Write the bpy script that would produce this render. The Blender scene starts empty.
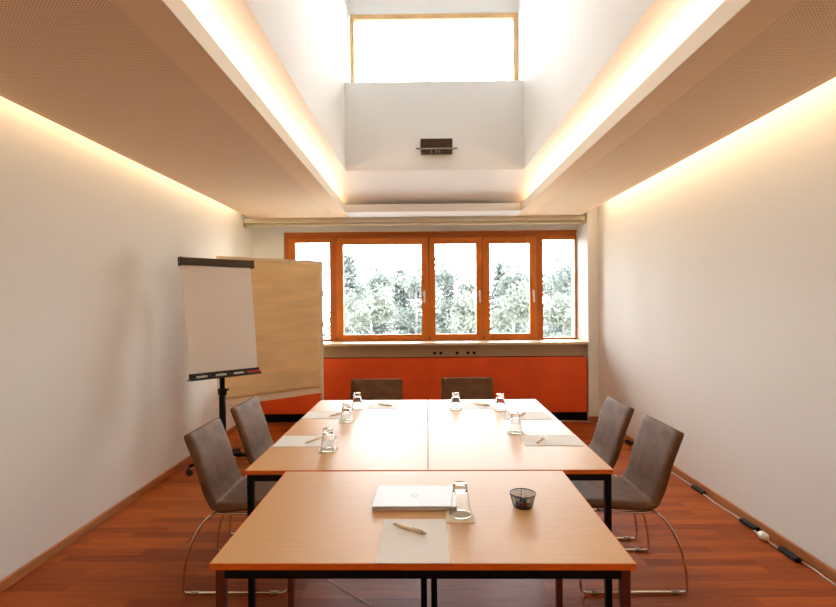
import bpy, bmesh, math, random
from mathutils import Vector, Matrix, Euler
random.seed(7)
sc = bpy.context.scene
COL = sc.collection
PI = math.pi
R = math.radians

# ------------------------------------------------------------------ materials
def nmat(name):
    m = bpy.data.materials.new(name); m.use_nodes = True
    nt = m.node_tree; b = nt.nodes['Principled BSDF']
    return m, nt, b

def mat(name, col, rough=.5, metal=0., spec=.5, var=0., vscale=8., stretch=(1, 1, 1), bump=0., bscale=60., coat=0., sheen=0., space='Object'):
    m, nt, b = nmat(name)
    b.inputs['Base Color'].default_value = (*col, 1)
    b.inputs['Roughness'].default_value = rough
    b.inputs['Metallic'].default_value = metal
    b.inputs['Specular IOR Level'].default_value = spec
    b.inputs['Coat Weight'].default_value = coat
    b.inputs['Sheen Weight'].default_value = sheen
    N, L = nt.nodes, nt.links
    tc = N.new('ShaderNodeTexCoord'); mp = N.new('ShaderNodeMapping')
    mp.inputs['Scale'].default_value = stretch
    L.new(tc.outputs[space], mp.inputs['Vector'])
    if var:
        no = N.new('ShaderNodeTexNoise'); no.inputs['Scale'].default_value = vscale; no.inputs['Detail'].default_value = 5
        L.new(mp.outputs['Vector'], no.inputs['Vector'])
        rp = N.new('ShaderNodeValToRGB')
        rp.color_ramp.elements[0].position = .3; rp.color_ramp.elements[1].position = .7
        rp.color_ramp.elements[0].color = (*[max(0, c * (1 - var)) for c in col], 1)
        rp.color_ramp.elements[1].color = (*[min(1, c * (1 + var)) for c in col], 1)
        L.new(no.outputs['Fac'], rp.inputs['Fac']); L.new(rp.outputs['Color'], b.inputs['Base Color'])
    if bump:
        nb = N.new('ShaderNodeTexNoise'); nb.inputs['Scale'].default_value = bscale; nb.inputs['Detail'].default_value = 3
        L.new(mp.outputs['Vector'], nb.inputs['Vector'])
        bp = N.new('ShaderNodeBump'); bp.inputs['Strength'].default_value = bump; bp.inputs['Distance'].default_value = .01
        L.new(nb.outputs['Fac'], bp.inputs['Height']); L.new(bp.outputs['Normal'], b.inputs['Normal'])
    return m

def floor_mat():
    m, nt, b = nmat('parquet'); N, L = nt.nodes, nt.links
    tc = N.new('ShaderNodeTexCoord')
    br = N.new('ShaderNodeTexBrick')
    br.inputs['Scale'].default_value = 1.
    br.inputs['Brick Width'].default_value = .62; br.inputs['Row Height'].default_value = .075
    br.inputs['Mortar Size'].default_value = .0007; br.inputs['Bias'].default_value = 0.
    br.offset = .37; br.offset_frequency = 3; br.squash = 1.35; br.squash_frequency = 4
    br.inputs['Color1'].default_value = (.40, .090, .010, 1)
    br.inputs['Color2'].default_value = (.23, .044, .006, 1)
    br.inputs['Mortar'].default_value = (.12, .03, .01, 1)
    L.new(tc.outputs['Object'], br.inputs['Vector'])
    mp = N.new('ShaderNodeMapping'); mp.inputs['Scale'].default_value = (1.5, 22, 1)
    L.new(tc.outputs['Object'], mp.inputs['Vector'])
    no = N.new('ShaderNodeTexNoise'); no.inputs['Scale'].default_value = 2.5; no.inputs['Detail'].default_value = 6
    L.new(mp.outputs['Vector'], no.inputs['Vector'])
    mx = N.new('ShaderNodeMix'); mx.data_type = 'RGBA'; mx.blend_type = 'MULTIPLY'; mx.inputs['Factor'].default_value = .55
    rp = N.new('ShaderNodeValToRGB'); rp.color_ramp.elements[0].color = (.45, .4, .36, 1); rp.color_ramp.elements[1].color = (1.4, 1.35, 1.3, 1)
    rp.color_ramp.elements[0].position = .25; rp.color_ramp.elements[1].position = .75
    L.new(no.outputs['Fac'], rp.inputs['Fac'])
    L.new(br.outputs['Color'], mx.inputs['A']); L.new(rp.outputs['Color'], mx.inputs['B'])
    L.new(mx.outputs['Result'], b.inputs['Base Color'])
    b.inputs['Roughness'].default_value = .42
    b.inputs['Specular IOR Level'].default_value = .14
    return m

def perforated_mat():
    m, nt, b = nmat('perforated_gypsum'); N, L = nt.nodes, nt.links
    tc = N.new('ShaderNodeTexCoord')
    sc_ = N.new('ShaderNodeVectorMath'); sc_.operation = 'SCALE'; sc_.inputs['Scale'].default_value = 1 / .0135
    fr = N.new('ShaderNodeVectorMath'); fr.operation = 'FRACTION'
    su = N.new('ShaderNodeVectorMath'); su.operation = 'SUBTRACT'; su.inputs[1].default_value = (.5, .5, 0)
    mu = N.new('ShaderNodeVectorMath'); mu.operation = 'MULTIPLY'; mu.inputs[1].default_value = (1, 1, 0)
    le = N.new('ShaderNodeVectorMath'); le.operation = 'LENGTH'
    lt = N.new('ShaderNodeMath'); lt.operation = 'LESS_THAN'; lt.inputs[1].default_value = .27
    L.new(tc.outputs['Object'], sc_.inputs[0]); L.new(sc_.outputs[0], fr.inputs[0]); L.new(fr.outputs[0], su.inputs[0])
    L.new(su.outputs[0], mu.inputs[0]); L.new(mu.outputs[0], le.inputs[0]); L.new(le.outputs['Value'], lt.inputs[0])
    mx = N.new('ShaderNodeMix'); mx.data_type = 'RGBA'
    mx.inputs['A'].default_value = (*CEIL, 1); mx.inputs['B'].default_value = (.44, .31, .18, 1)
    L.new(lt.outputs[0], mx.inputs['Factor']); L.new(mx.outputs['Result'], b.inputs['Base Color'])
    b.inputs['Roughness'].default_value = .9
    return m

def pane_mat():
    m = bpy.data.materials.new('window_glass'); m.use_nodes = True
    nt = m.node_tree; N, L = nt.nodes, nt.links
    N.remove(N['Principled BSDF'])
    t = N.new('ShaderNodeBsdfTransparent'); t.inputs['Color'].default_value = (.97, .985, .98, 1)
    g = N.new('ShaderNodeBsdfGlossy'); g.inputs['Roughness'].default_value = .0
    f = N.new('ShaderNodeFresnel'); f.inputs['IOR'].default_value = 1.45
    mx = N.new('ShaderNodeMixShader')
    L.new(f.outputs[0], mx.inputs[0]); L.new(t.outputs[0], mx.inputs[1]); L.new(g.outputs[0], mx.inputs[2])
    L.new(mx.outputs[0], N['Material Output'].inputs['Surface'])
    return m

def glass_mat():
    m, nt, b = nmat('tumbler_glass')
    b.inputs['Base Color'].default_value = (.97, .985, .98, 1)
    b.inputs['Roughness'].default_value = .02; b.inputs['IOR'].default_value = 1.45
    b.inputs['Transmission Weight'].default_value = 1.
    return m

def leaf_mat(name, col):
    m = mat(name, col, .6, var=.35, vscale=.9)
    nt = m.node_tree; N, L = nt.nodes, nt.links
    b = N['Principled BSDF']
    tr = N.new('ShaderNodeBsdfTranslucent')
    tr.inputs['Color'].default_value = (*[min(1, c * 1.15) for c in col], 1)
    mx = N.new('ShaderNodeMixShader'); mx.inputs[0].default_value = .4
    L.new(b.outputs[0], mx.inputs[1]); L.new(tr.outputs[0], mx.inputs[2])
    L.new(mx.outputs[0], N['Material Output'].inputs['Surface'])
    return m

def mesh_wire_mat():
    # fine black wire mesh with open holes between the wires
    m, nt, b = nmat('wire_mesh'); N, L = nt.nodes, nt.links
    b.inputs['Base Color'].default_value = (.012, .012, .014, 1); b.inputs['Roughness'].default_value = .4
    tc = N.new('ShaderNodeTexCoord')
    uv = N.new('ShaderNodeVectorMath'); uv.operation = 'MULTIPLY'; uv.inputs[1].default_value = (56, 9, 1)
    fr = N.new('ShaderNodeVectorMath'); fr.operation = 'FRACTION'
    sp = N.new('ShaderNodeSeparateXYZ')
    L.new(tc.outputs['UV'], uv.inputs[0]); L.new(uv.outputs[0], fr.inputs[0]); L.new(fr.outputs[0], sp.inputs[0])
    lx = N.new('ShaderNodeMath'); lx.operation = 'LESS_THAN'; lx.inputs[1].default_value = .3
    ly = N.new('ShaderNodeMath'); ly.operation = 'LESS_THAN'; ly.inputs[1].default_value = .3
    ck = N.new('ShaderNodeMath'); ck.operation = 'MAXIMUM'
    L.new(sp.outputs[0], lx.inputs[0]); L.new(sp.outputs[1], ly.inputs[0]); L.new(lx.outputs[0], ck.inputs[0]); L.new(ly.outputs[0], ck.inputs[1])
    t = N.new('ShaderNodeBsdfTransparent')
    mx = N.new('ShaderNodeMixShader')
    L.new(ck.outputs[0], mx.inputs[0]); L.new(t.outputs[0], mx.inputs[1]); L.new(b.outputs[0], mx.inputs[2])
    L.new(mx.outputs[0], N['Material Output'].inputs['Surface'])
    return m

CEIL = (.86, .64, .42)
M = dict(
    wall=mat('wall_paint', (.80, .79, .745), .9, spec=.2, bump=.25, bscale=160),
    white=mat('white_plaster', (.90, .89, .87), .9, spec=.2, bump=.1, bscale=120),
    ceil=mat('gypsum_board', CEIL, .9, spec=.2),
    perf=perforated_mat(), fascia=mat('shaft_lit_fascia', (.88, .80, .68), .8, spec=.2),  # fascia: panel paint made paler to stand for light from the shaft
    floor=floor_mat(),
    warmwall=mat('warm_bounce_wall', (.72, .56, .38), .5, var=.15, vscale=3, stretch=(8, 8, 1)),  # unseen back wall, wood tone invented for its warm bounce
    base=mat('baseboard_wood', (.42, .15, .04), .4, var=.25, vscale=5, stretch=(3, 1, 20)),
    frame=mat('window_wood', (.62, .165, .016), .42, spec=.3, var=.1, vscale=3, stretch=(2, 2, 2)),
    frameshade=mat('shaded_window_wood', (.47, .115, .012), .42, spec=.3, var=.1, vscale=3),  # same wood as the sashes, darkened to paint in the frame's shading
    pine=mat('skylight_wood', (.70, .42, .19), .45, var=.15, vscale=6),
    pane=pane_mat(), glass=glass_mat(),
    beech=mat('beech_laminate', (.67, .36, .13), .46, spec=.6, var=.05, vscale=6, stretch=(2, 26, 1)),
    edge=mat('beech_edge', (.86, .17, .010), .4, var=.12, vscale=8, stretch=(3, 3, 20)),
    mahog=mat('red_brown_coating', (.13, .03, .018), .35),
    black=mat('black_coating', (.004, .005, .008), .5, spec=.2),
    plastic=mat('black_plastic', (.018, .018, .02), .45),
    chrome=mat('chrome', (.72, .70, .67), .14, metal=1.),
    uphol=mat('taupe_leather', (.165, .080, .038), .65, spec=.15, var=.22, vscale=14, bump=.12, bscale=220),
    glide=mat('clear_glide', (.45, .40, .33), .3),
    sill=mat('sill_wood', (.74, .54, .34), .4, var=.1, vscale=5, stretch=(2, 14, 14)),
    orange=mat('orange_panel', (.76, .082, .003), .5, var=.1, vscale=3, bump=.05),
    duct=mat('brown_trunking', (.40, .27, .15), .5),
    socket=mat('socket_plastic', (.30, .19, .10), .45),
    dark=mat('dark_recess', (.006, .005, .005), .8, spec=.1),
    blind=mat('cream_aluminium', (.70, .62, .45), .5),
    paper=mat('white_paper', (.90, .885, .86), .8, spec=.2),
    padp=mat('flipchart_paper', (.93, .90, .87), .85, spec=.2, var=.02, vscale=3),
    kraft=mat('kraft_paper', (.86, .62, .32), .75, spec=.25, var=.10, vscale=2.2, stretch=(.8, .8, 5), bump=.5, bscale=3.),
    birch=mat('pale_birch', (.86, .71, .49), .5, var=.07, vscale=6, stretch=(2, 2, 12)),
    penw=mat('pen_wood', (.85, .68, .44), .45),
    pend=mat('pen_metal', (.45, .37, .26), .35, metal=.2),
    alu=mat('laptop_aluminium', (.62, .61, .60), .5, metal=.3, spec=.4),
    logo=mat('polished_emblem', (.33, .33, .33), .4, metal=.2),
    coaster=mat('coaster_paper', (.92, .80, .60), .8),
    brown=mat('dark_brown_metal', (.06, .035, .018), .4, metal=.3),
    satin=mat('satin_metal', (.55, .47, .36), .3, metal=.8),
    red=mat('red_plastic', (.55, .03, .02), .4), blue=mat('blue_plastic', (.03, .12, .4), .4),
    green=mat('green_plastic', (.03, .28, .12), .4), yellow=mat('yellow_plastic', (.75, .45, .05), .4),
    whitep=mat('white_plastic', (.78, .76, .72), .4),
    cablew=mat('grey_cable', (.55, .50, .44), .5),
    wire=mesh_wire_mat(),
    leafa=leaf_mat('leaf_grey_green', (.088, .100, .088)), leafb=leaf_mat('needle_green', (.088, .100, .090)), leafc=leaf_mat('leaf_pale', (.102, .110, .088)),
    bark=mat('bark', (.08, .075, .07), .9, var=.4, vscale=3, stretch=(1, 1, 5)),
    bounceground=mat('bounce_ground', (.80, .78, .72), .95, var=.3, vscale=.5),  # ground outside, paleness invented to bounce daylight onto the ceiling
)

# ------------------------------------------------------------------ mesh helpers
def box(bm, x0, x1, y0, y1, z0, z1, mtx=None, mi=0):
    vs = [bm.verts.new(Vector(p)) for p in ((x0, y0, z0), (x1, y0, z0), (x1, y1, z0), (x0, y1, z0), (x0, y0, z1), (x1, y0, z1), (x1, y1, z1), (x0, y1, z1))]
    if mtx:
        for v in vs: v.co = mtx @ v.co
    for f in ((3, 2, 1, 0), (4, 5, 6, 7), (0, 1, 5, 4), (1, 2, 6, 5), (2, 3, 7, 6), (3, 0, 4, 7)):
        bm.faces.new([vs[i] for i in f]).material_index = mi
    return vs

def catmull(pts, n=6, closed=False):
    pts = [Vector(p) for p in pts]; out = []
    k = len(pts)
    for i in range(k if closed else k - 1):
        if closed: p0, p1, p2, p3 = pts[i - 1], pts[i], pts[(i + 1) % k], pts[(i + 2) % k]
        else: p0, p1, p2, p3 = pts[max(i - 1, 0)], pts[i], pts[i + 1], pts[min(i + 2, k - 1)]
        for j in range(n):
            t = j / n
            out.append(.5 * ((2 * p1) + (p2 - p0) * t + (2 * p0 - 5 * p1 + 4 * p2 - p3) * t * t + (3 * p1 - p0 - 3 * p2 + p3) * t ** 3))
    if not closed: out.append(pts[-1])
    return out

def tube(bm, pts, r, seg=10, closed=False):
    pts = [Vector(p) for p in pts]; n = len(pts); rings = []
    up = None
    for i, p in enumerate(pts):
        if closed: d = pts[(i + 1) % n] - pts[i - 1]
        else: d = pts[min(i + 1, n - 1)] - pts[max(i - 1, 0)]
        d.normalize()
        if up is None:
            up = Vector((0, 0, 1)) if abs(d.z) < .9 else Vector((1, 0, 0))
        up = (up - d * up.dot(d)).normalized(); sd = d.cross(up)
        rr = r[i] if isinstance(r, (list, tuple)) else r
        rings.append([bm.verts.new(p + (up * math.cos(a) + sd * math.sin(a)) * rr) for a in [2 * PI * k / seg for k in range(seg)]])
    for i in range(n if closed else n - 1):
        a, b = rings[i], rings[(i + 1) % n]
        for k in range(seg):
            bm.faces.new((a[k], a[(k + 1) % seg], b[(k + 1) % seg], b[k]))
    if not closed:
        bm.faces.new(rings[0][::-1]); bm.faces.new(rings[-1])

def lathe(bm, prof, seg=32, cx=0, cy=0, cz=0, uv=False, closed=False):
    rings = []
    for r, z in prof:
        if r < 1e-6: rings.append([bm.verts.new((cx, cy, cz + z))])
        else: rings.append([bm.verts.new((cx + r * math.cos(2 * PI * k / seg), cy + r * math.sin(2 * PI * k / seg), cz + z)) for k in range(seg)])
    ul = bm.loops.layers.uv.verify() if uv else None
    m = len(rings)
    for i in range(m if closed else m - 1):
        a, b = rings[i], rings[(i + 1) % m]
        for k in range(seg):
            k2 = (k + 1) % seg
            if len(a) == 1 and len(b) == 1: continue
            if len(a) == 1: f = bm.faces.new((a[0], b[k2], b[k]))
            elif len(b) == 1: f = bm.faces.new((a[k], a[k2], b[0]))
            else: f = bm.faces.new((a[k], a[k2], b[k2], b[k]))
            if uv and len(a) > 1 and len(b) > 1:
                for lp, (u, v) in zip(f.loops, ((k / seg, i / (m - 1)), ((k + 1) / seg, i / (m - 1)), ((k + 1) / seg, (i + 1) / (m - 1)), (k / seg, (i + 1) / (m - 1)))):
                    lp[ul].uv = (u, v)

def prism(bm, poly, z0, z1, mtx=None):
    lo = [bm.verts.new((x, y, z0)) for x, y in poly]; hi = [bm.verts.new((x, y, z1)) for x, y in poly]
    if mtx:
        for v in lo + hi: v.co = mtx @ v.co
    n = len(poly)
    bm.faces.new(lo[::-1]); bm.faces.new(hi)
    for i in range(n): bm.faces.new((lo[i], lo[(i + 1) % n], hi[(i + 1) % n], hi[i]))

def rrect(x0, x1, y0, y1, r, n=5):
    out = []
    for cx, cy, a0 in ((x1 - r, y1 - r, 0), (x0 + r, y1 - r, 90), (x0 + r, y0 + r, 180), (x1 - r, y0 + r, 270)):
        for k in range(n + 1):
            a = R(a0 + 90 * k / n); out.append((cx + r * math.cos(a), cy + r * math.sin(a)))
    return out

def obj(name, bm, m, parent=None, bevel=0, smooth=False, loc=None, rot=None, seg=2):
    bmesh.ops.recalc_face_normals(bm, faces=bm.faces)
    me = bpy.data.meshes.new(name); bm.to_mesh(me); bm.free()
    for x in (m if isinstance(m, (list, tuple)) else [m]): me.materials.append(x)
    if smooth: me.shade_smooth()
    o = bpy.data.objects.new(name, me); COL.objects.link(o)
    if parent is not None: o.parent = parent
    if loc: o.location = loc
    if rot: o.rotation_euler = rot
    if bevel:
        b = o.modifiers.new('bevel', 'BEVEL'); b.width = bevel; b.segments = seg; b.limit_method = 'ANGLE'; b.angle_limit = R(40)
        b.harden_normals = False
    return o

def NB(): return bmesh.new()
def bx(*a):
    bm = NB(); box(bm, *a); return bm

def tag(o, label, cat, group=None, kind=None):
    if label: o['label'] = label
    if cat: o['category'] = cat
    if group: o['group'] = group
    if kind: o['kind'] = kind
    return o
def thing(name, label, cat, loc=(0, 0, 0), rz=0, group=None):
    o = bpy.data.objects.new(name, None); COL.objects.link(o)
    o.empty_display_size = .1
    o.location = loc; o.rotation_euler = (0, 0, rz)
    return tag(o, label, cat, group)
def struct(name, bm, m, label=None, cat=None, **k):
    o = obj(name, bm, m, **k); o['kind'] = 'structure'
    if k.get('parent') is None: tag(o, label or name.replace('_', ' '), cat or name.split('_')[0])
    return o
def dup(root, loc, rz, label, group=None):
    def cp(o, par):
        c = o.copy(); COL.objects.link(c)
        if par is not None: c.parent = par
        for ch in list(o.children): cp(ch, c)
        return c
    r = cp(root, None); r.location = loc; r.rotation_euler = (0, 0, rz); r['label'] = label
    if group: r['group'] = group
    return r

# ------------------------------------------------------------------ camera
F = 514.
cam_d = bpy.data.cameras.new('camera'); cam = bpy.data.objects.new('camera', cam_d); COL.objects.link(cam)
cam_d.sensor_width = 36; cam_d.lens = F / 836 * 36; cam_d.clip_start = .02; cam_d.clip_end = 400
cam.matrix_world = Matrix.Translation((0, 0, 1.475)) @ Matrix.Rotation(R(.446), 4, 'Z') @ Matrix.Rotation(R(90 - .223), 4, 'X') @ Matrix.Rotation(R(-.5), 4, 'Z')
sc.camera = cam

# ------------------------------------------------------------------ room shell
XL, XR, YB, YW, YP = -2.185, 2.145, -2.2, 6.67, 6.27
ZP, ZPT, ZS = 2.505, 2.593, 2.755          # panel underside, panel top, slab underside
SL, SR, SE = -.735, 1.008, 5.02            # shaft sides and far end
SB, ZT, YS = -.9, 4.65, 5.30               # shaft near end, shaft ceiling, skylight plane
T = .2
struct('floor', bx(XL - T, XR + T, YB - T, YW + .25, -.1, 0), M['floor'], 'red brown strip parquet floor', 'floor')
struct('wall_left', bx(XL - T, XL, YB - T, YW + .25, 0, ZS), M['wall'], 'cream wall on the left', 'wall')
bm = NB(); box(bm, XR, XR + T, YB - T, YP, 0, ZS); box(bm, 2.02, XR + T, YP, YW + .25, 0, ZS)
struct('wall_right', bm, M['wall'], 'cream wall on the right with a pilaster at the window end', 'wall')
struct('wall_back', bx(XL, XR, YB - T, YB, 0, ZS), M['warmwall'], 'unseen wall opposite the windows, wood tone added for warm bounce', 'wall')
WX0, WX1, WZ0, WZ1 = -1.79, 2.012, .955, 2.385
bm = NB()
box(bm, XL, WX0, YW, YW + .25, 0, ZS); box(bm, WX0, 2.02, YW, YW + .25, 0, WZ0)
box(bm, WX0, 2.02, YW, YW + .25, WZ1, ZS); box(bm, WX1, 2.02, YW, YW + .25, WZ0, WZ1)
struct('wall_front', bm, M['wall'], 'cream window wall at the far end', 'wall')
bm = NB()   # slab with the shaft opening
box(bm, XL - T, SL, YB - T, YW + .25, ZS, ZS + .15); box(bm, SR, XR + T, YB - T, YW + .25, ZS, ZS + .15)
box(bm, SL, SR, YS + .1, YW + .25, ZS, ZS + .15); box(bm, SL, SR, YB - T, SB, ZS, ZS + .15)
struct('ceiling', bm, M['white'], 'white upper ceiling slab around the light shaft', 'ceiling')
struct('wall_shaft_left', bx(SL - .15, SL, SB, YS + .1, ZS + .15, ZT), M['white'], 'white left side of the light shaft', 'wall')
struct('wall_shaft_right', bx(SR, SR + .15, SB, YS + .1, ZS + .15, ZT), M['white'], 'white right side of the light shaft', 'wall')
struct('wall_shaft_back', bx(SL - .15, SR + .15, SB - .15, SB, ZS + .15, ZT), M['white'], 'white near end of the light shaft', 'wall')
bm = NB(); box(bm, SL, SR, SE, YS + .1, ZS, 3.622); box(bm, SL, SR, YS - .012, YS + .1, 4.432, ZT)
struct('wall_shaft_front', bm, M['white'], 'white parapet under the high skylight window', 'wall', bevel=.004)
struct('ceiling_shaft', bx(SL - .15, SR + .15, SB - .15, YS + .1, ZT, ZT + .15), M['white'], 'white lid of the light shaft', 'ceiling')

# suspended acoustic ceiling panels
PLo, PLi, PRi, PRo = -2.07, -.875, 1.147, 1.94
def ceil_panel(name, x0, x1, inner_right, label):
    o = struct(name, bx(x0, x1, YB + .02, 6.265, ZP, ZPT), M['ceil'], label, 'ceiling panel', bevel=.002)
    a, b = (x0 + .05, x1 - .172) if inner_right else (x0 + .18, x1 - .05)
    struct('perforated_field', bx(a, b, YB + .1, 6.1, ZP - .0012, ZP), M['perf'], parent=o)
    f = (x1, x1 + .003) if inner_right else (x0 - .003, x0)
    struct('edge_fascia', bx(f[0], f[1], YB + .02, 6.265, ZP, ZPT), M['fascia'], parent=o)  # added strip, shaft light on the panel edge put into its colour
    return o
ceil_panel('ceiling_left', PLo, PLi, True, 'suspended perforated ceiling panel on the left')
ceil_panel('ceiling_right', PRi, PRo, False, 'suspended perforated ceiling panel on the right')
struct('ceiling_beam', bx(PLi, PRi, 5.89, 6.265, ZP, ZPT), M['white'], 'suspended ceiling strip in front of the windows', 'ceiling panel', bevel=.002)

bm = NB()   # closing slope between the slab edge and the strip
pr = [(SE + .001, ZS - .001), (6.26, ZPT + .002), (6.26, ZPT + .03), (SE + .2, ZS - .001)]
va = [bm.verts.new((-2.06, y, z)) for y, z in pr]; vb = [bm.verts.new((1.93, y, z)) for y, z in pr]
bm.faces.new(va); bm.faces.new(vb[::-1])
for k in range(4): bm.faces.new((va[k], va[(k + 1) % 4], vb[(k + 1) % 4], vb[k]))
struct('ceiling_slope', bm, M['white'], 'white sloping soffit below the parapet', 'ceiling')

# baseboards
struct('baseboard_left', bx(XL, XL + .016, YB, YW, 0, .058), M['base'], 'red brown wooden baseboard of the left wall', 'baseboard', bevel=.004)
bm = NB(); box(bm, XR - .016, XR, YB, YP, 0, .058); box(bm, 2.022, XR - .016, YP - .016, YP, 0, .058)
struct('baseboard_right', bm, M['base'], 'red brown wooden baseboard of the right wall', 'baseboard', bevel=.004)
struct('baseboard_back', bx(XL + .016, XR - .016, YB, YB + .016, 0, .058), M['base'], 'red brown wooden baseboard opposite the windows', 'baseboard')

# ------------------------------------------------------------------ main window
def ring(bm, x0, x1, z0, z1, y0, y1, l, r, b, t):
    box(bm, x0, x0 + l, y0, y1, z0, z1); box(bm, x1 - r, x1, y0, y1, z0, z1)
    box(bm, x0 + l, x1 - r, y0, y1, z0, z0 + b); box(bm, x0 + l, x1 - r, y0, y1, z1 - t, z1)
win = thing('window_1', 'wide band of orange brown wooden windows above the sill', 'window', (0, YW, 0)); win['kind'] = 'structure'
def wpart(name, bm, m, parent, bevel=0):
    o = obj(name, bm, m, parent, bevel); o['kind'] = 'structure'; return o
bm = NB()
ring(bm, WX0, WX1, WZ0, WZ1, .025, .09, .055, .02, .03, .085)
box(bm, -1.195, -1.115, .025, .09, WZ0 + .03, WZ1 - .085)
box(bm, 1.487, 1.568, .025, .09, WZ0 + .03, WZ1 - .085)
box(bm, .083, .099, .03, .09, WZ0 + .03, WZ1 - .085); box(bm, .782, .796, .03, .09, WZ0 + .03, WZ1 - .085)
box(bm, WX0, WX1, .004, .027, WZ1 - .03, WZ1)
wpart('outer_frame', bm, M['frameshade'], win, .004)
for x0, x1, g0, g1 in ((-1.11, .088, -1.019, -.006), (.094, .786, .175, .703), (.792, 1.484, .881, 1.397)):
    bm = NB(); ring(bm, x0, x1, .972, 2.302, -.012, .05, g0 - x0, x1 - g1, .078, .084)
    s = wpart('sash', bm, M['frame'], win, .005)
    bm = NB(); box(bm, g0 - .005, g1 + .005, .015, .021, 1.045, 2.223); wpart('pane', bm, M['pane'], s)
    hx = {-1.11: .034, .094: .747, .792: 1.440}[x0]
    bm = NB(); box(bm, hx - .013, hx + .013, -.022, -.012, 1.535, 1.615)
    box(bm, hx - .008, hx + .008, -.05, -.022, 1.57, 1.586); box(bm, hx - .010, hx + .010, -.06, -.046, 1.455, 1.592)
    o = wpart('handle', bm, M['whitep'], s, .004); o['label'] = 'white window handle'
    bm = NB()
    for hz in (.985, 2.262): box(bm, x0 - .002, x0 + .012, -.022, -.010, hz, hz + .03)
    wpart('hinge', bm, M['brown'], s, .002)
for g0, g1, z0 in ((-1.646, -1.2, .99), (1.568, 1.992, .99)):
    bm = NB(); ring(bm, g0 - .09 if g0 < 0 else g0, g1 + .005, z0 - .01, 2.30, .02, .06, .09 if g0 < 0 else .006, .005, .012, .05 if g0 < 0 else .04)
    s = wpart('fixed_frame', bm, M['frame'], win, .003)
    bm = NB(); box(bm, g0 - .004, g1 + .004, .036, .042, z0, 2.262); wpart('pane', bm, M['pane'], s)
struct('trim_1', bx(XL + .001, 2.019, 6.255, YW, .937, .968), M['sill'], 'pale wooden window sill board', 'window sill', bevel=.004)

# skylight window in the shaft
sky = thing('window_2', 'high skylight window with thin pale wooden frame', 'window', (0, YS, 0)); sky['kind'] = 'structure'
bm = NB(); ring(bm, SL + .014, SR, 3.35, 4.43, -.01, .07, .045, .045, .05, .05)
wpart('outer_frame', bm, M['pine'], sky, .004)
bm = NB(); box(bm, SL + .05, SR - .04, .03, .036, 3.39, 4.39); wpart('pane', bm, M['pane'], sky)

# roller blind cassette
bl = thing('roller_blind', 'cream roller blind rolled up in its long cassette above the windows', 'blind', (0, 6.34, 0))
bm = NB(); box(bm, -2.183, 2.012, -.05, .06, 2.452, 2.5049); obj('cassette', bm, M['blind'], bl, .006)
bm = NB(); tube(bm, [(-2.17, .0, 2.432), (1.995, 0, 2.432)], .019, 14); obj('fabric_roll', bm, M['blind'], bl, smooth=True)
bm = NB(); box(bm, -2.184, -2.17, -.052, .06, 2.412, 2.503); obj('end_cap', bm, M['duct'], bl, .003)
bm = NB(); box(bm, 1.996, 2.014, -.052, .06, 2.412, 2.503); obj('end_cap', bm, M['duct'], bl, .003)
# wood batten reveals: the lintel is the wall itself

# ------------------------------------------------------------------ orange cover below the sill
rc = thing('heater_cover', 'long bright orange cover panel below the window sill', 'heater cover', (0, 6.27, 0))
obj('front_panel', bx(XL + .02, 2.002, 0, .03, .112, .786), M['orange'], rc, .003)
obj('body', bx(XL + .02, 2.010, .03, .38, .09, .78), M['dark'], rc)
obj('kick_board', bx(XL + .02, 2.016, .05, .38, 0, .09), M['dark'], rc)
td = thing('cable_trunking', 'brown cable trunking strip with sockets between sill and orange panel', 'cable trunking', (0, 6.33, .79))
obj('cover_strip', bx(XL + .02, 2.012, 0, .30, .0, .146), M['duct'], td, .002)
for x, n in ((.188, 2), (.426, 1), (.598, 2)):
    for k in range(n):
        cx = x + (k - (n - 1) / 2) * .075
        s = obj('socket', bx(cx - .036, cx + .036, -.008, 0, .012, .088), M['duct'], td, .003)
        bm = NB(); tube(bm, [(cx, -.0095, .048), (cx, -.004, .048)], .019, 18); obj('socket_hole', bm, M['dark'], s)

# ------------------------------------------------------------------ tables
def table(W, D, rail_m, leg_m, loc, rz, label, legw=.026, i=.012):
    t = thing('meeting_table', label, 'table', loc, rz)
    w, d = W / 2, D / 2
    tp = obj('tabletop', bx(-w + .002, w - .002, -d + .002, d - .002, .719, .738), M['beech'], t, .0012)
    bm = NB(); ring_poly = ((-w, w, -d, -d + .002), (-w, w, d - .002, d), (-w, -w + .002, -d + .002, d - .002), (w - .002, w, -d + .002, d - .002))
    for a in ring_poly: box(bm, a[0], a[1], a[2], a[3], .7195, .7372)
    e = obj('edge_band', bm, M['edge'], tp); e['label'] = 'orange brown edging'
    bm = NB()
    box(bm, -w + i + legw, w - i - legw, -d + i, -d + i + .022, .688, .719); box(bm, -w + i + legw, w - i - legw, d - i - .022, d - i, .688, .719)
    box(bm, -w + i, -w + i + .022, -d + i + legw, d - i - legw, .688, .719); box(bm, w - i - .022, w - i, -d + i + legw, d - i - legw, .688, .719)
    obj('rail_frame', bm, rail_m, t, .0015)
    for sx in (-1, 1):
        for sy in (-1, 1):
            x0, x1 = sorted((sx * (w - i), sx * (w - i - legw))); y0, y1 = sorted((sy * (d - i), sy * (d - i - legw)))
            l = obj('leg', bx(x0, x1, y0, y1, .012, .719), leg_m, t, .002)
            obj('foot', bx(x0 + .001, x1 - .001, y0 + .001, y1 - .001, 0, .012), M['plastic'], l)
    return t
ya = R(-.62)
gx, gy = .0285, 3.048
for s, lab in ((-1, 'left one of the two long beech tables, its edge by the left chairs'), (1, 'right one of the two long beech tables, its edge by the right chairs')):
    c = Matrix.Rotation(ya, 2) @ Vector((s * .404, 0))
    table(.804, 1.612, M['black'], M['black'], (gx + c.x, gy + c.y, 0), ya, lab, .027, .007)
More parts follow.
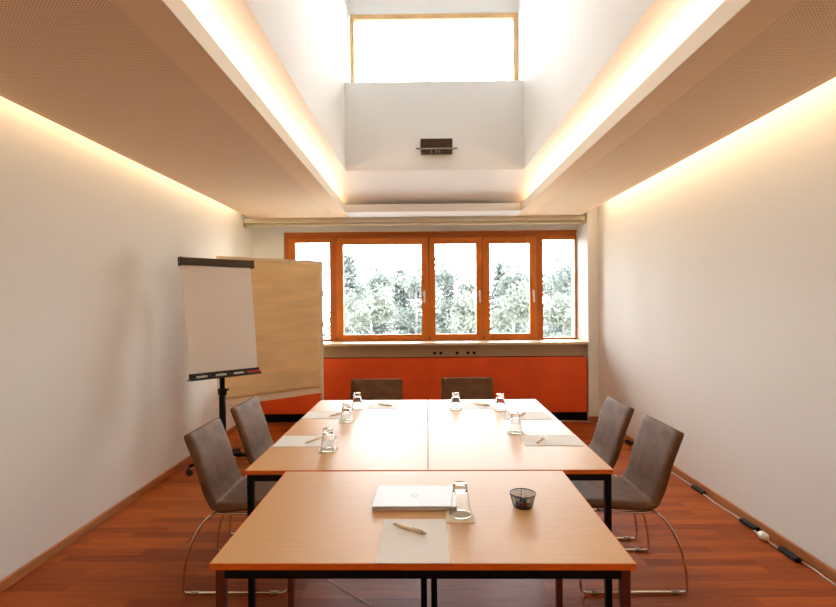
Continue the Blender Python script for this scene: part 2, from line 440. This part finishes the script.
table(1.202, .79, M['black'], M['mahog'], (-.004, 1.837, 0), R(-.6), 'smaller beech table nearest the front, carrying the silver laptop')

# ------------------------------------------------------------------ chairs
def sweep_shell(prof, w, t, cap0, cap1, cup):
    """upholstered slab following a side profile; rounded rectangle sections"""
    bm = NB(); n = len(prof); rings = []
    P = [Vector((p[0], 0, p[1])) for p in prof]
    L = [0.]
    for i in range(1, n): L.append(L[-1] + (P[i] - P[i - 1]).length)
    tot = L[-1]
    for i in range(n):
        d = (P[min(i + 1, n - 1)] - P[max(i - 1, 0)]).normalized()
        nr = Vector((d.z, 0, -d.x))
        e = 1.; er = 1.
        rr = .03
        if cap0 and L[i] < rr: q = 1 - L[i] / rr; e = math.sqrt(max(.0, 1 - q * q)); 
        if cap1 and tot - L[i] < rr: q = 1 - (tot - L[i]) / rr; e = math.sqrt(max(.0, 1 - q * q))
        e = max(e, .12)
        hw = w / 2 - .009 * (1 - e); ht = t / 2 * (.25 + .75 * e)
        ring_ = []
        m = 14
        for side in (1, -1):
            for k in range(m + 1):
                u = (-1 + 2 * k / m) * side
                y = hw * u
                edge = max(0., (abs(u) - .90) / .10)
                th = ht * math.sqrt(max(0.02, 1 - edge ** 2))
                off = cup(L[i] / tot) * u * u
                ring_.append(bm.verts.new(P[i] + nr * (th * side + off) + Vector((0, y, 0))))
        rings.append(ring_)
    k_ = len(rings[0])
    for a, b in zip(rings, rings[1:]):
        for k in range(k_): bm.faces.new((a[k], a[(k + 1) % k_], b[(k + 1) % k_], b[k]))
    bm.faces.new(rings[0]); bm.faces.new(rings[-1][::-1])
    return bm

back_prof = catmull([(.145, 0, .442), (.118, 0, .50), (.097, 0, .57), (.070, 0, .66), (.040, 0, .74), (.014, 0, .805)], 6)
seat_prof = catmull([(.145, 0, .442), (.17, 0, .428), (.24, 0, .424), (.34, 0, .430), (.45, 0, .437), (.52, 0, .432), (.555, 0, .418)], 6)
def densify(pr):
    out = [(p.x, p.z) for p in pr]
    a, b = out[-2], out[-1]
    return out[:-1] + [(a[0] + (b[0] - a[0]) * k, a[1] + (b[1] - a[1]) * k) for k in (.35, .6, .8, .93, 1.)]
CW = .45
def make_chair(label):
    t = thing('conference_chair', label, 'chair')
    obj('backrest', sweep_shell(densify(back_prof), CW, .036, False, True, lambda s: -.004 * min(1, s * 3)), M['uphol'], t, smooth=True)
    obj('seat', sweep_shell(densify(seat_prof), CW, .042, False, True, lambda s: -.006 * min(1, s * 3)), M['uphol'], t, smooth=True)
    r = .0062
    for s in (-1, 1):
        y = s * (CW / 2 - .006)
        yi = s * (CW / 2 - .035)
        ctrl = [(.47, yi, .400), (.503, y, .375), (.522, y, .28), (.532, y, .12), (.533, y, .045), (.524, y, .018), (.497, y, r + .002), (.40, y, r + .002),
                (.20, y, r + .002), (.028, y, r + .002), (.006, y, .014), (.001, y, .04), (.006, y, .12), (.030, y, .22), (.072, y, .315), (.125, y, .385), (.155, yi, .402)]
        pts = catmull(ctrl, 5) + catmull([(.155, yi, .402), (.22, yi, .396), (.34, yi, .400), (.47, yi, .400)], 4)[1:-1]
        bm = NB(); tube(bm, pts, r, 10, closed=True)
        o = obj('sled_leg', bm, M['chrome'], t, smooth=True)
        for gx_ in (.06, .46):
            bm = NB(); tube(bm, [(gx_ - .02, y, r + .0025), (gx_ + .02, y, r + .0025)], r + .0022, 10)
            obj('glide', bm, M['glide'], o, smooth=True)
    for xx in (.20, .42):
        bm = NB(); tube(bm, [(xx, -CW / 2 + .035, .397), (xx, CW / 2 - .035, .397)], r, 8)
        obj('crossbar', bm, M['chrome'], t, smooth=True)
    return t
cg = 'conference chairs around the tables'
ch0 = make_chair('taupe leather chair on the left of the table, nearer to the camera'); ch0['group'] = cg
ch0.location = (-1.222, 2.81, 0)
dup(ch0, (-1.225, 3.475, 0), R(-2.5), 'taupe leather chair on the left of the table, the one beside the flipchart')
dup(ch0, (1.316, 2.80, 0), PI, 'taupe leather chair on the right of the table, nearer to the camera')
dup(ch0, (1.308, 3.385, 0), PI, 'taupe leather chair on the right of the table, nearer to the windows')
dup(ch0, (-.398, 4.475, 0), -PI / 2, 'brown chair at the far table end, the left one before the orange panel')
dup(ch0, (.385, 4.52, 0), -PI / 2, 'brown chair at the far table end, the right one before the orange panel')

# ------------------------------------------------------------------ things on the tables
TZ = .738
def sheet(x0, x1, y0, y1, rz, label):
    cx, cy = (x0 + x1) / 2, (y0 + y1) / 2
    w, d = (x1 - x0) / 2, (y1 - y0) / 2
    o = obj('paper_sheet', bx(-w, w, -d, d, 0, .0016), M['paper'], loc=(cx, cy, TZ + .0002), rot=(0, 0, rz))
    return tag(o, label, 'paper', 'writing paper at the seats')
sheet(-.135, .073, 1.442, 1.735, R(-.3), 'white writing sheet on the front table below the laptop')
sheet(-.772, -.475, 2.618, 2.83, ya, 'white writing sheet before the left chair nearer to the camera')
sheet(-.770, -.473, 3.245, 3.455, ya, 'white writing sheet before the left chair beside the flipchart')
sheet(-.388, -.178, 3.535, 3.83, ya, 'white writing sheet before the left chair at the far end')
sheet(.283, .493, 3.50, 3.795, ya, 'white writing sheet before the right chair at the far end')
sheet(.520, .817, 2.603, 2.813, ya, 'white writing sheet before the right chair nearer to the camera')
sheet(.513, .810, 3.187, 3.397, ya, 'white writing sheet before the right chair nearer to the windows')

def make_pen(label):
    t = thing('ballpoint_pen', label, 'pen', group='pens on the writing sheets')
    bm = NB(); tube(bm, [(-.048, 0, 0), (-.045, 0, 0), (.02, 0, 0), (.052, 0, 0)], [.0042, .0048, .0052, .0048], 12); obj('barrel', bm, M['penw'], t, smooth=True)
    bm = NB(); tube(bm, [(-.066, 0, 0), (-.062, 0, 0), (-.048, 0, 0)], [.0008, .0018, .0042], 12); o = obj('tip', bm, M['pend'], t, smooth=True)
    bm = NB(); tube(bm, [(.052, 0, 0), (.060, 0, 0), (.066, 0, 0)], [.0044, .0040, .0028], 12); obj('push_button', bm, M['pend'], t, smooth=True)
    bm = NB(); box(bm, .012, .053, -.0015, .0015, .0056, .0068); box(bm, .048, .053, -.0015, .0015, .003, .0068); obj('clip', bm, M['pend'], t, .0004)
    return t
def pen_at(a, b, lab, first=None):
    cx, cy = (a[0] + b[0]) / 2, (a[1] + b[1]) / 2
    rz = math.atan2(b[1] - a[1], b[0] - a[0])
    z = TZ + .0018 + .0053
    if first is None:
        p = make_pen(lab); p.location = (cx, cy, z); p.rotation_euler = (0, 0, rz); return p
    return dup(first, (cx, cy, z), rz, lab)
p0 = pen_at((-.109, 1.693), (.012, 1.61), 'wooden ballpoint pen on the sheet below the laptop')
pen_at((-.612, 2.672), (-.551, 2.772), 'wooden ballpoint pen on the sheet before the nearer left chair', p0)
pen_at((-.600, 3.284), (-.536, 3.396), 'wooden ballpoint pen on the sheet of the left chair beside the flipchart', p0)
pen_at((-.325, 3.678), (-.217, 3.601), 'wooden ballpoint pen before the left chair at the far end', p0)
pen_at((.355, 3.661), (.468, 3.587), 'wooden ballpoint pen before the right chair at the far end', p0)
pen_at((.575, 2.626), (.648, 2.752), 'wooden ballpoint pen on the sheet before the nearer right chair', p0)
pen_at((.597, 3.245), (.665, 3.36), 'wooden ballpoint pen on the sheet of the right chair nearer to the windows', p0)

# coasters and upturned tumblers
def make_glass():
    bm = NB()
    lathe(bm, [(.0, .108), (.022, .108), (.0242, .106), (.0248, .100), (.026, .085), (.033, .035), (.0385, .004), (.0383, .0005), (.0371, .0005), (.0367, .004), (.0312, .035), (.0235, .078), (.021, .084), (.0, .085)], 36)
    return bm
spots = [((.126, 1.768), (.124, 1.752), 'next to the laptop on the front table'),
         ((-.474, 2.555), None, 'on the left table nearest to the front'), ((-.473, 3.172), None, 'on the left table by the farther left pen'),
         ((-.456, 3.558), None, 'at the far left table end before the left far chair'), ((.225, 3.518), None, 'at the far table end before the right far chair'),
         ((.523, 3.475), None, 'at the far right table corner behind the other right glass'), ((.516, 2.872), None, 'on the right table nearest to the front')]
g0 = c0 = None
for gp, cp, where in spots:
    cp = cp or gp
    cl = 'paper coaster under the glass ' + where; gl = 'upturned clear tumbler ' + where
    if g0 is None:
        c0 = tag(obj('coaster', bx(-.048, .048, -.048, .048, 0, .0018), M['coaster'], loc=(*cp, TZ + .0002), rot=(0, 0, R(-1))), cl, 'coaster', 'paper coasters under the glasses')
        g0 = tag(obj('tumbler', make_glass(), M['glass'], smooth=True, loc=(*gp, TZ + .0022)), gl, 'glass', 'upturned drinking glasses')
    else:
        dup(c0, (*cp, TZ + .0002), ya, cl); dup(g0, (*gp, TZ + .0022), random.uniform(0, 6), gl)

# laptop
lp = thing('laptop', 'closed silver laptop on the front table', 'laptop', (-.033, 1.908, TZ), R(-.5))
bm = NB(); prism(bm, rrect(-.150, .150, -.105, .105, .010), .0015, .0095); obj('base', bm, M['alu'], lp, .002)
bm = NB(); prism(bm, rrect(-.149, .149, -.104, .104, .010), .0102, .0165); lid = obj('lid', bm, M['alu'], lp, .002)
for sx in (-1, 1):
    for sy in (-1, 1):
        bm = NB(); tube(bm, [(sx * .13, sy * .088, 0), (sx * .13, sy * .088, .002)], .007, 12); obj('rubber_foot', bm, M['plastic'], lp)
# fruit emblem with a bite and a leaf
poly = []
for k in range(60):
    a = 2 * PI * k / 60
    r = .018 * (1 + .04 * math.cos(4 * a)) - .0028 * math.exp(-((a - PI / 2) / .28) ** 2) - .0018 * math.exp(-((a - 1.5 * PI) / .22) ** 2)
    x, y = r * math.cos(a) * .96, r * math.sin(a)
    dx, dy = x - .0215, y - .002
    q = math.hypot(dx, dy)
    if q < .0072: x, y = .0215 + dx / q * .0072, .002 + dy / q * .0072
    poly.append((x, y))
bm = NB(); prism(bm, poly, .01655, .0168)
prism(bm, [(.0005 + .0052 * s + .0026 * math.sin(PI * s) * sg, .0185 + .0088 * s - .002 * math.sin(PI * s) * sg) for sg, rng in ((1, (0, .25, .5, .75, 1)), (-1, (.75, .5, .25))) for s in rng], .01655, .0168)
obj('emblem', bm, M['logo'], lid)['label'] = 'bitten fruit emblem on the lid'

# wire basket with pins
bk = thing('wire_basket', 'small black wire mesh bowl on the front table', 'basket', (.355, 1.84, TZ))
bm = NB(); lathe(bm, [(.033, .002), (.0385, .024), (.0445, .047)], 40, uv=True); obj('mesh_side', bm, M['wire'], bk, smooth=True)
bm = NB(); lathe(bm, [(0, .0005), (.033, .0005), (.034, .003), (.0, .003)], 32); obj('bottom', bm, M['plastic'], bk)
bm = NB(); tube(bm, [(.045 * math.cos(2 * PI * k / 40), .045 * math.sin(2 * PI * k / 40), .048) for k in range(40)], .0022, 8, closed=True); obj('rim', bm, M['plastic'], bk, smooth=True)
for k in range(4):
    a = PI / 4 + k * PI / 2 + .7; bm = NB(); tube(bm, [(.033 * math.cos(a), .033 * math.sin(a), .002), (.0455 * math.cos(a), .0455 * math.sin(a), .047)], .0012, 6)
    obj('rib', bm, M['plastic'], bk)
pin0 = {}
pcol = ['whitep', 'yellow', 'red', 'green', 'blue', 'yellow', 'whitep', 'red', 'yellow', 'blue', 'green', 'yellow']
cname = dict(whitep='white', yellow='yellow', red='red', green='green', blue='blue')
for i, c in enumerate(pcol):
    a = i * 2.4; rr = .021 if i < 8 else .008
    loc = (.355 + rr * math.cos(a), 1.84 + rr * math.sin(a), TZ + .0106 + (.0 if i < 8 else .012))
    if c not in pin0:
        bm = NB(); lathe(bm, [(0, .008), (.0065, .0075), (.006, .004), (.0035, .002), (.0045, -.004), (.0065, -.006), (.0, -.007)], 14)
        pin0[c] = tag(obj('push_pin', bm, M[c], smooth=True, loc=loc), cname[c] + ' push pin lying in the black wire bowl', 'push pin', cname[c] + ' push pins in the wire bowl')
    else: dup(pin0[c], loc, a, cname[c] + ' push pin lying in the black wire bowl')

# ------------------------------------------------------------------ flipchart
fdir = Vector((.462, .47, 0)).normalized()                # along the board's width, left to right
fn = Vector((fdir.y, -fdir.x, 0))                          # towards the viewer
fl = thing('flipchart', 'mobile flipchart easel with blank pad and black top clamp by the left wall', 'flipchart', (-1.80, 4.60, 0), math.atan2(fdir.y, fdir.x))
# local frame: +x width, -y towards the viewer; the board leans back
mid_top = (Vector((-1.997, 4.2, 0)) + Vector((-1.535, 4.67, 0))) / 2 - Vector((-1.80, 4.60, 0))
ox, oy = mid_top.dot(fdir), -mid_top.dot(fn)
lean = math.atan2(.127, 1.0)
BM = Matrix.Translation((ox, oy, 1.855)) @ Matrix.Rotation(-lean, 4, 'X')
bm = NB(); box(bm, -.300, .300, .006, .022, -1.0, -.01, BM); obj('board', bm, M['whitep'], fl, .004)
bm = NB(); box(bm, -.318, .318, -.026, .028, -.066, .0, BM); cl = obj('clamp_bar', bm, M['brown'], fl, .008)
for s in (-.324, .312):
    bm = NB(); box(bm, s, s + .012, -.03, .032, -.070, .004, BM); obj('end_cap', bm, M['plastic'], cl, .004)
bm = NB()
n = 24
vs = []
for j in range(n + 1):
    z = -.05 - (.925) * j / n
    y = -.006 - .004 * math.sin(j / n * PI)
    vs.append([bm.verts.new(BM @ Vector((x, y + d, z))) for x, d in ((-.297, 0), (.297, 0), (.297, .011), (-.297, .011))])
for a, b in zip(vs, vs[1:]):
    for k in range(4): bm.faces.new((a[k], a[(k + 1) % 4], b[(k + 1) % 4], b[k]))
bm.faces.new(vs[0]); bm.faces.new(vs[-1][::-1])
obj('paper_pad', bm, M['padp'], fl)
bm = NB(); box(bm, -.306, .306, -.056, .022, -1.018, -1.001, BM); box(bm, -.306, .306, -.019, -.012, -1.001, -.960, BM); obj('pen_tray', bm, M['plastic'], fl, .003)
pz = (BM @ Vector((0, .0, -1.0))).z
px_, py_ = 0., -.05
bm = NB(); tube(bm, [(px_, py_ + .05, .66), (px_, py_ + .05, 1.6)], .022, 14); tube(bm, [(px_, py_ + .05, .10), (px_, py_ + .05, .70)], .029, 16); obj('pole', bm, M['black'], fl, smooth=True)
bm = NB(); box(bm, px_ - .03, px_ + .03, py_ + .02, py_ + .08, .65, .71); tube(bm, [(px_ + .03, py_ + .05, .685), (px_ + .062, py_ + .05, .70)], .009, 10); obj('height_clamp', bm, M['black'], fl, .006)
bm = NB(); tube(bm, [(px_, py_ + .05, .085), (px_, py_ + .05, .15)], .036, 18); obj('hub', bm, M['black'], fl, smooth=False)
bm = NB(); box(bm, px_ - .1, px_ + .1, -.0, .01, -.25, -.2, Matrix.Translation((0, oy + .0, 1.855)) @ Matrix.Rotation(-lean, 4, 'X') @ Matrix.Translation((0, .022, 0))); box(bm, -.03, .03, oy - .03, .02, 1.50, 1.56); obj('bracket', bm, M['black'], fl)
hx_, hy_ = px_, py_ + .05
for k in range(5):
    a = R(-134 + 72 * k) - fl.rotation_euler.z
    e = Vector((hx_ + .30 * math.cos(a), hy_ + .30 * math.sin(a), .075))
    bm = NB(); tube(bm, [(hx_ + .02 * math.cos(a), hy_ + .02 * math.sin(a), .118), ((hx_ + e.x) / 2, (hy_ + e.y) / 2, .108), (e.x, e.y, .078)], [.020, .017, .013], 10)
    l = obj('foot_leg', bm, M['black'], fl, smooth=True)
    bm = NB(); side = Vector((-math.sin(a), math.cos(a), 0))
    for s in (-1, 1):
        c = e + side * s * .012; tube(bm, [(c.x - side.x * .009, c.y - side.y * .009, .026), (c.x + side.x * .009, c.y + side.y * .009, .026)], .026, 18)
    tube(bm, [(e.x, e.y, .026), (e.x, e.y, .078)], .007, 8)
    obj('castor', bm, M['plastic'], l)
# markers in the tray
mrot = fl.rotation_euler.z
MW = Matrix.Translation(fl.location) @ Matrix.Rotation(mrot, 4, 'Z')
for i, (mx_, c, cw) in enumerate(((-.20, 'plastic', 'black capped white marker, first from the left in the flipchart tray'), (-.04, 'plastic', 'black capped white marker, second from the left in the flipchart tray'),
                                  (.115, 'plastic', 'black capped white marker next to the red marker in the flipchart tray'), (.235, 'red', 'red marker at the right end of the flipchart tray'))):
    t = thing('marker', cw, 'marker', group='markers in the flipchart tray')
    p = MW @ BM @ Vector((mx_, -.042, -.991)); t.location = p; t.rotation_euler = (0, 0, mrot)
    bm = NB(); tube(bm, [(-.055, 0, 0), (.03, 0, 0)], .0088, 12); obj('barrel', bm, M['whitep'] if c == 'plastic' else M['red'], t, smooth=False)
    bm = NB(); tube(bm, [(.03, 0, 0), (.062, 0, 0), (.066, 0, 0)], [.0092, .0088, .006], 12); obj('cap', bm, M[c], t)

# ------------------------------------------------------------------ pinboard
pa, pb = Vector((-2.015, 5.10, 0)), Vector((-1.156, 5.84, 0))
pd = (pb - pa).normalized(); pl = (pb - pa).length
pn = thing('pinboard', 'tall pinboard on wooden legs covered with brown kraft paper, behind the flipchart', 'pinboard', ((pa + pb) / 2), math.atan2(pd.y, pd.x))
h = pl / 2
bm = NB(); ring(bm, -h, h, .445, 1.945, -.014, .014, .018, .018, .03, .018); obj('frame', bm, M['birch'], pn, .003)
obj('panel', bx(-h + .018, h - .018, -.009, .009, .475, 1.927), M['birch'], pn)
bm = NB(); nx, nz = 30, 40
rows = []
for j in range(nz + 1):
    row = []
    for i in range(nx + 1):
        x = -h + .02 + (2 * h - .04) * i / nx; z = .512 + 1.402 * j / nz
        wv = .0012 * math.sin(z * 21 + .7 * math.sin(x * 4)) + .0014 * math.sin(z * 9.1 + x * 1.7 + 1) + .0005 * math.sin(x * 17 + z * 5)
        row.append(bm.verts.new((x, -.0135 + wv * (1 if z < 1.25 else .6), z)))
    rows.append(row)
for a, b in zip(rows, rows[1:]):
    for i in range(nx): bm.faces.new((a[i], a[i + 1], b[i + 1], b[i]))
kp = obj('kraft_paper', bm, M['kraft'], pn, smooth=True)
sm = kp.modifiers.new('thickness', 'SOLIDIFY'); sm.thickness = .0008; sm.offset = -1
kp['label'] = 'brown kraft paper sheet'
for s in (-1, 1):
    x = s * (h - .0)
    l = obj('leg', bx(x - .014 + s * .014, x + .014 + s * .014, -.012, .012, .05, 1.945), M['birch'], pn, .003)
    bm = NB(); box(bm, x - .016 + s * .014, x + .016 + s * .014, -.24 if s > 0 else -.16, .24 if s > 0 else .16, .012, .05)
    obj('foot', bm, M['birch'], l, .004)
    bm = NB(); yy = .21 if s > 0 else .13
    for q in (-1, 1): tube(bm, [(x + s * .014, q * yy, 0), (x + s * .014, q * yy, .014)], .013, 12)
    obj('pad', bm, M['plastic'], l)

# ------------------------------------------------------------------ wall lamp in the shaft
wl = thing('wall_lamp', 'dark brown wall lamp with glass bar on the white parapet below the skylight', 'lamp', (.153, SE, 2.942))
obj('wall_plate', bx(-.10, .10, -.02, 0, -.03, .07), M['satin'], wl, .003)
bm = NB(); box(bm, -.154, .154, -.012, .0, .0, .098, Matrix.Translation((0, -.03, .008)) @ Matrix.Rotation(R(14), 4, 'X')); obj('shade', bm, M['brown'], wl, .003)
bm = NB(); box(bm, -.156, .156, -.085, -.02, -.008, .004); obj('glass_bar', bm, M['satin'], wl, .002)
bm = NB(); box(bm, -.15, .15, -.070, -.02, -.044, -.010); obj('housing', bm, M['brown'], wl, .004)
bm = NB(); tube(bm, [(-.20, -.045, .012), (.20, -.045, .012)], .0055, 10); obj('rod', bm, M['brown'], wl, smooth=True)
bm = NB()
for xx in (-.05, .0, .03): box(bm, xx - .004, xx + .004, -.076, -.068, -.042, -.012)
obj('lamp_clip', bm, M['satin'], wl)

# ------------------------------------------------------------------ cable along the right wall
cb = thing('power_cable', 'thin grey cable with black connectors lying along the right baseboard', 'cable', (2.1, 4.5, 0))
pts = [(1.60, 6.285, .005), (1.80, 6.262, .005), (1.97, 6.225, .005), (2.055, 6.15, .005), (2.085, 5.95, .005), (2.10, 5.6, .005), (2.108, 5.27, .009), (2.104, 4.8, .005), (2.11, 4.3, .005), (2.106, 3.95, .009), (2.098, 3.7, .005),
       (2.11, 3.5, .005), (2.104, 3.335, .009), (2.085, 3.22, .006), (2.072, 3.15, .015), (2.083, 3.06, .006), (2.085, 2.945, .009), (2.112, 2.8, .005), (2.105, 2.68, .005), (2.118, 2.4, .005), (2.11, 1.9, .005)]
bm = NB(); tube(bm, catmull([(x - 2.1, y - 4.5, z) for x, y, z in pts], 8), .0045, 8); obj('cord', bm, M['cablew'], cb, smooth=True)
for x, y, rz in ((2.108, 5.27, 0), (2.106, 3.95, 2), (2.104, 3.335, 4), (2.085, 2.945, -1)):
    mt = Matrix.Translation((x - 2.1, y - 4.5, 0)) @ Matrix.Rotation(R(rz), 4, 'Z')
    bm = NB(); box(bm, -.018, .018, -.075, .075, .001, .026, mt); obj('connector', bm, M['black'], cb, .006)
bm = NB(); tube(bm, [(-.028, -1.39, .026), (-.028, -1.37, .026), (-.028, -1.335, .026), (-.028, -1.31, .026)], [.012, .024, .024, .010], 14)
obj('plug', bm, M['whitep'], cb, smooth=True)['label'] = 'white round plug'

fc = thing('floor_cable', 'thin pale cable lying loose on the floor below the front table', 'cable', (-.35, 2.6, 0))
bm = NB(); tube(bm, catmull([(-.16, .12, .003), (-.10, .06, .003), (-.02, -.02, .003), (.05, -.08, .003), (.10, -.14, .003), (.13, -.30, .003)], 6), .0016, 6); obj('cord', bm, M['whitep'], fc, smooth=True)

# ------------------------------------------------------------------ outside
struct('trim_ground', bx(-60, 60, YW + .25, 90, -3.3, -3.2), M['bounceground'], 'unseen pale ground outside the windows, made bright to bounce daylight', 'ground')
def leaf_quads(bm, c, rad, n, s, flat=1.):
    for _ in range(n):
        while True:
            v = Vector((random.uniform(-1, 1), random.uniform(-1, 1), random.uniform(-1, 1)))
            if .25 < v.length < 1: break
        p = c + Vector((v.x * rad[0], v.y * rad[1], v.z * rad[2]))
        e = Euler((random.uniform(-1.2, 1.2), random.uniform(-1.2, 1.2), random.uniform(0, 6.3))).to_matrix()
        k = s * random.uniform(.6, 1.3)
        bm.faces.new([bm.verts.new(p + e @ Vector(q)) for q in ((-k, 0, 0), (0, -k * .55, .1 * k), (k, 0, 0), (0, k * .55, .1 * k))])
def round_tree(h, m, label):
    t = thing('leafy_tree', label, 'tree')
    bm = NB(); tube(bm, [(0, 0, 0), (.05, 0, h * .3), (-.04, .05, h * .6), (0, 0, h * .9)], [.13, .11, .08, .03], 8)
    for k in range(5):
        a = k * 1.3; z = h * (.35 + .1 * k); tube(bm, [(0, 0, z), (math.cos(a) * .8, math.sin(a) * .8, z + .7)], [.05, .015], 6)
    obj('trunk', bm, M['bark'], t)
    bm = NB()
    for k in range(24):
        z = h * random.uniform(.22, .97); w = 1.5 * math.sin(PI * min(1, max(.12, (z / h - .1) / .95))) ** .7
        a = random.uniform(0, 6.3)
        leaf_quads(bm, Vector((math.cos(a) * w * random.uniform(.2, .8), math.sin(a) * w * .6, z)), (.62, .62, .5), 130, .125)
    obj('foliage', bm, m, t)
    return t
def conifer(h, m, label):
    t = thing('conifer_tree', label, 'tree')
    bm = NB(); tube(bm, [(0, 0, 0), (0, 0, h * .5), (0, 0, h)], [.15, .09, .015], 8); obj('trunk', bm, M['bark'], t)
    bm = NB()
    nl = 17
    for k in range(nl):
        z = h * (.12 + .86 * k / nl); w = 1.45 * (1 - k / nl) + .12
        for q in range(9):
            a = q * 2 * PI / 9 + k * .7
            for s in (.35, .7, 1.):
                leaf_quads(bm, Vector((math.cos(a) * w * s, math.sin(a) * w * s, z - .25 * s)), (.25, .25, .12), 13, .12)
    obj('foliage', bm, m, t)
    return t
tg = 'trees beyond the windows'
protos = [round_tree(6.8, M['leafa'], 'grey green leafy tree outside, seen in the wide window pane'), conifer(7.4, M['leafb'], 'dark conifer outside, seen in the wide window pane'), round_tree(6.0, M['leafc'], 'pale leafy tree outside, low in the wide window pane')]
# (proto, x, y, turn, scale, pane word)
lay = [(1, -3.9, 27, 'left in the wide window pane'), (0, -2.5, 30, 'toward the middle of the wide window pane'), (1, -1.4, 33, 'right of the middle in the wide window pane'), (2, -3.4, 23, 'at the left edge of the wide window pane'),
       (0, -.3, 26, 'at the right edge of the wide window pane'), (2, -2.1, 21, 'low in the middle of the wide window pane'), (0, -6.6, 30, 'in the narrow left pane'), 
       (0, 1.3, 29, 'left in the narrow pane beside the wide one'), (1, 1.9, 36.5, 'right in the narrow pane beside the wide one'), (2, 1.9, 22, 'low in the narrow pane beside the wide one'),
       (1, 4.9, 31.5, 'left in the third opening pane'), (0, 5.1, 27, 'right in the third opening pane'), (2, 3.6, 20.5, 'low in the third opening pane'),
       (0, 7.6, 28, 'left in the fixed right pane'), (1, 9.2, 33, 'in the middle of the fixed right pane'), (2, 6.6, 24.2, 'low in the fixed right pane'),
       (0, -5.6, 42, 'far back, left in the wide pane'), (0, -3.1, 41, 'far back, middle of the wide pane'), (0, -.6, 43, 'far back, right edge of the wide pane'),
       (0, 4.2, 43, 'far back in the narrow pane beside the wide one'), (0, 7.6, 42, 'far back in the third opening pane'), (0, 10.6, 43, 'far back, left in the fixed right pane'), (0, 12.4, 46, 'far back, right in the fixed right pane')]
kinds = ['grey green leafy tree outside ', 'tall conifer outside ', 'small pale leafy tree outside ']
used = set()
for i, (k, x, y, w) in enumerate(lay):
    loc = (x, y, -3.2); s = random.uniform(.93, 1.04) * (1 if k < 2 else .85)
    if k not in used:
        used.add(k); o = protos[k]; o.location = loc; o['label'] = kinds[k] + w; o['group'] = tg
    else: o = dup(protos[k], loc, random.uniform(0, 6.3), kinds[k] + w, tg)
    o.scale = (s, s, s)

# ------------------------------------------------------------------ light
wd = bpy.data.worlds.new('overcast_sky'); sc.world = wd; wd.use_nodes = True
bg = wd.node_tree.nodes['Background']; bg.inputs['Color'].default_value = (.91, .955, 1., 1); bg.inputs['Strength'].default_value = 20.
def strip(name, x, y0, y1, z, d, power, col, w=.03):
    l = bpy.data.lights.new(name, 'AREA'); l.shape = 'RECTANGLE'; l.size = w; l.size_y = y1 - y0
    l.energy = power; l.color = col
    o = bpy.data.objects.new(name, l); COL.objects.link(o)
    zx = -Vector(d).normalized(); yv = Vector((0, 1, 0)); xv = yv.cross(zx).normalized()
    o.matrix_world = Matrix.Translation((x, (y0 + y1) / 2, z)) @ Matrix((xv, yv, zx)).transposed().to_4x4()
    return o
WARM = (1., .77, .50)
strip('cove_lamp', -2.10, YB + .05, 6.0, 2.71, (-.25, 0, -1), 20, WARM)
strip('cove_lamp', 1.985, YB + .05, 6.0, 2.71, (.45, 0, -1), 22, WARM)
strip('cove_lamp', -1.02, YB + .1, 5.95, 2.625, (.5, 0, 1), 14, (1., .80, .58), .05)
strip('cove_lamp', 1.29, YB + .1, 5.95, 2.625, (-.5, 0, 1), 14, (1., .80, .58), .05)
for x, y0, z, dx, dz, nm in ((.11, YW + .12, 1.67, 3.7, 1.35, 'window_portal'), (.137, YS + .05, 4.0, 1.7, .8, 'skylight_portal')):
    l = bpy.data.lights.new(nm, 'AREA'); l.shape = 'RECTANGLE'; l.size = dx; l.size_y = dz; l.cycles.is_portal = True
    o = bpy.data.objects.new(nm, l); COL.objects.link(o); o.location = (x, y0, z); o.rotation_euler = (-PI / 2, 0, 0)

# ------------------------------------------------------------------ view
vs_ = sc.view_settings
sc.display_settings.display_device = 'sRGB'
vs_.view_transform = 'Standard'; vs_.look = 'None'; vs_.exposure = 0.22; vs_.gamma = 1.; vs_.use_curve_mapping = False
sc.cycles.max_bounces = 12; sc.cycles.diffuse_bounces = 6; sc.cycles.transparent_max_bounces = 12
sc.cycles.sample_clamp_indirect = 8
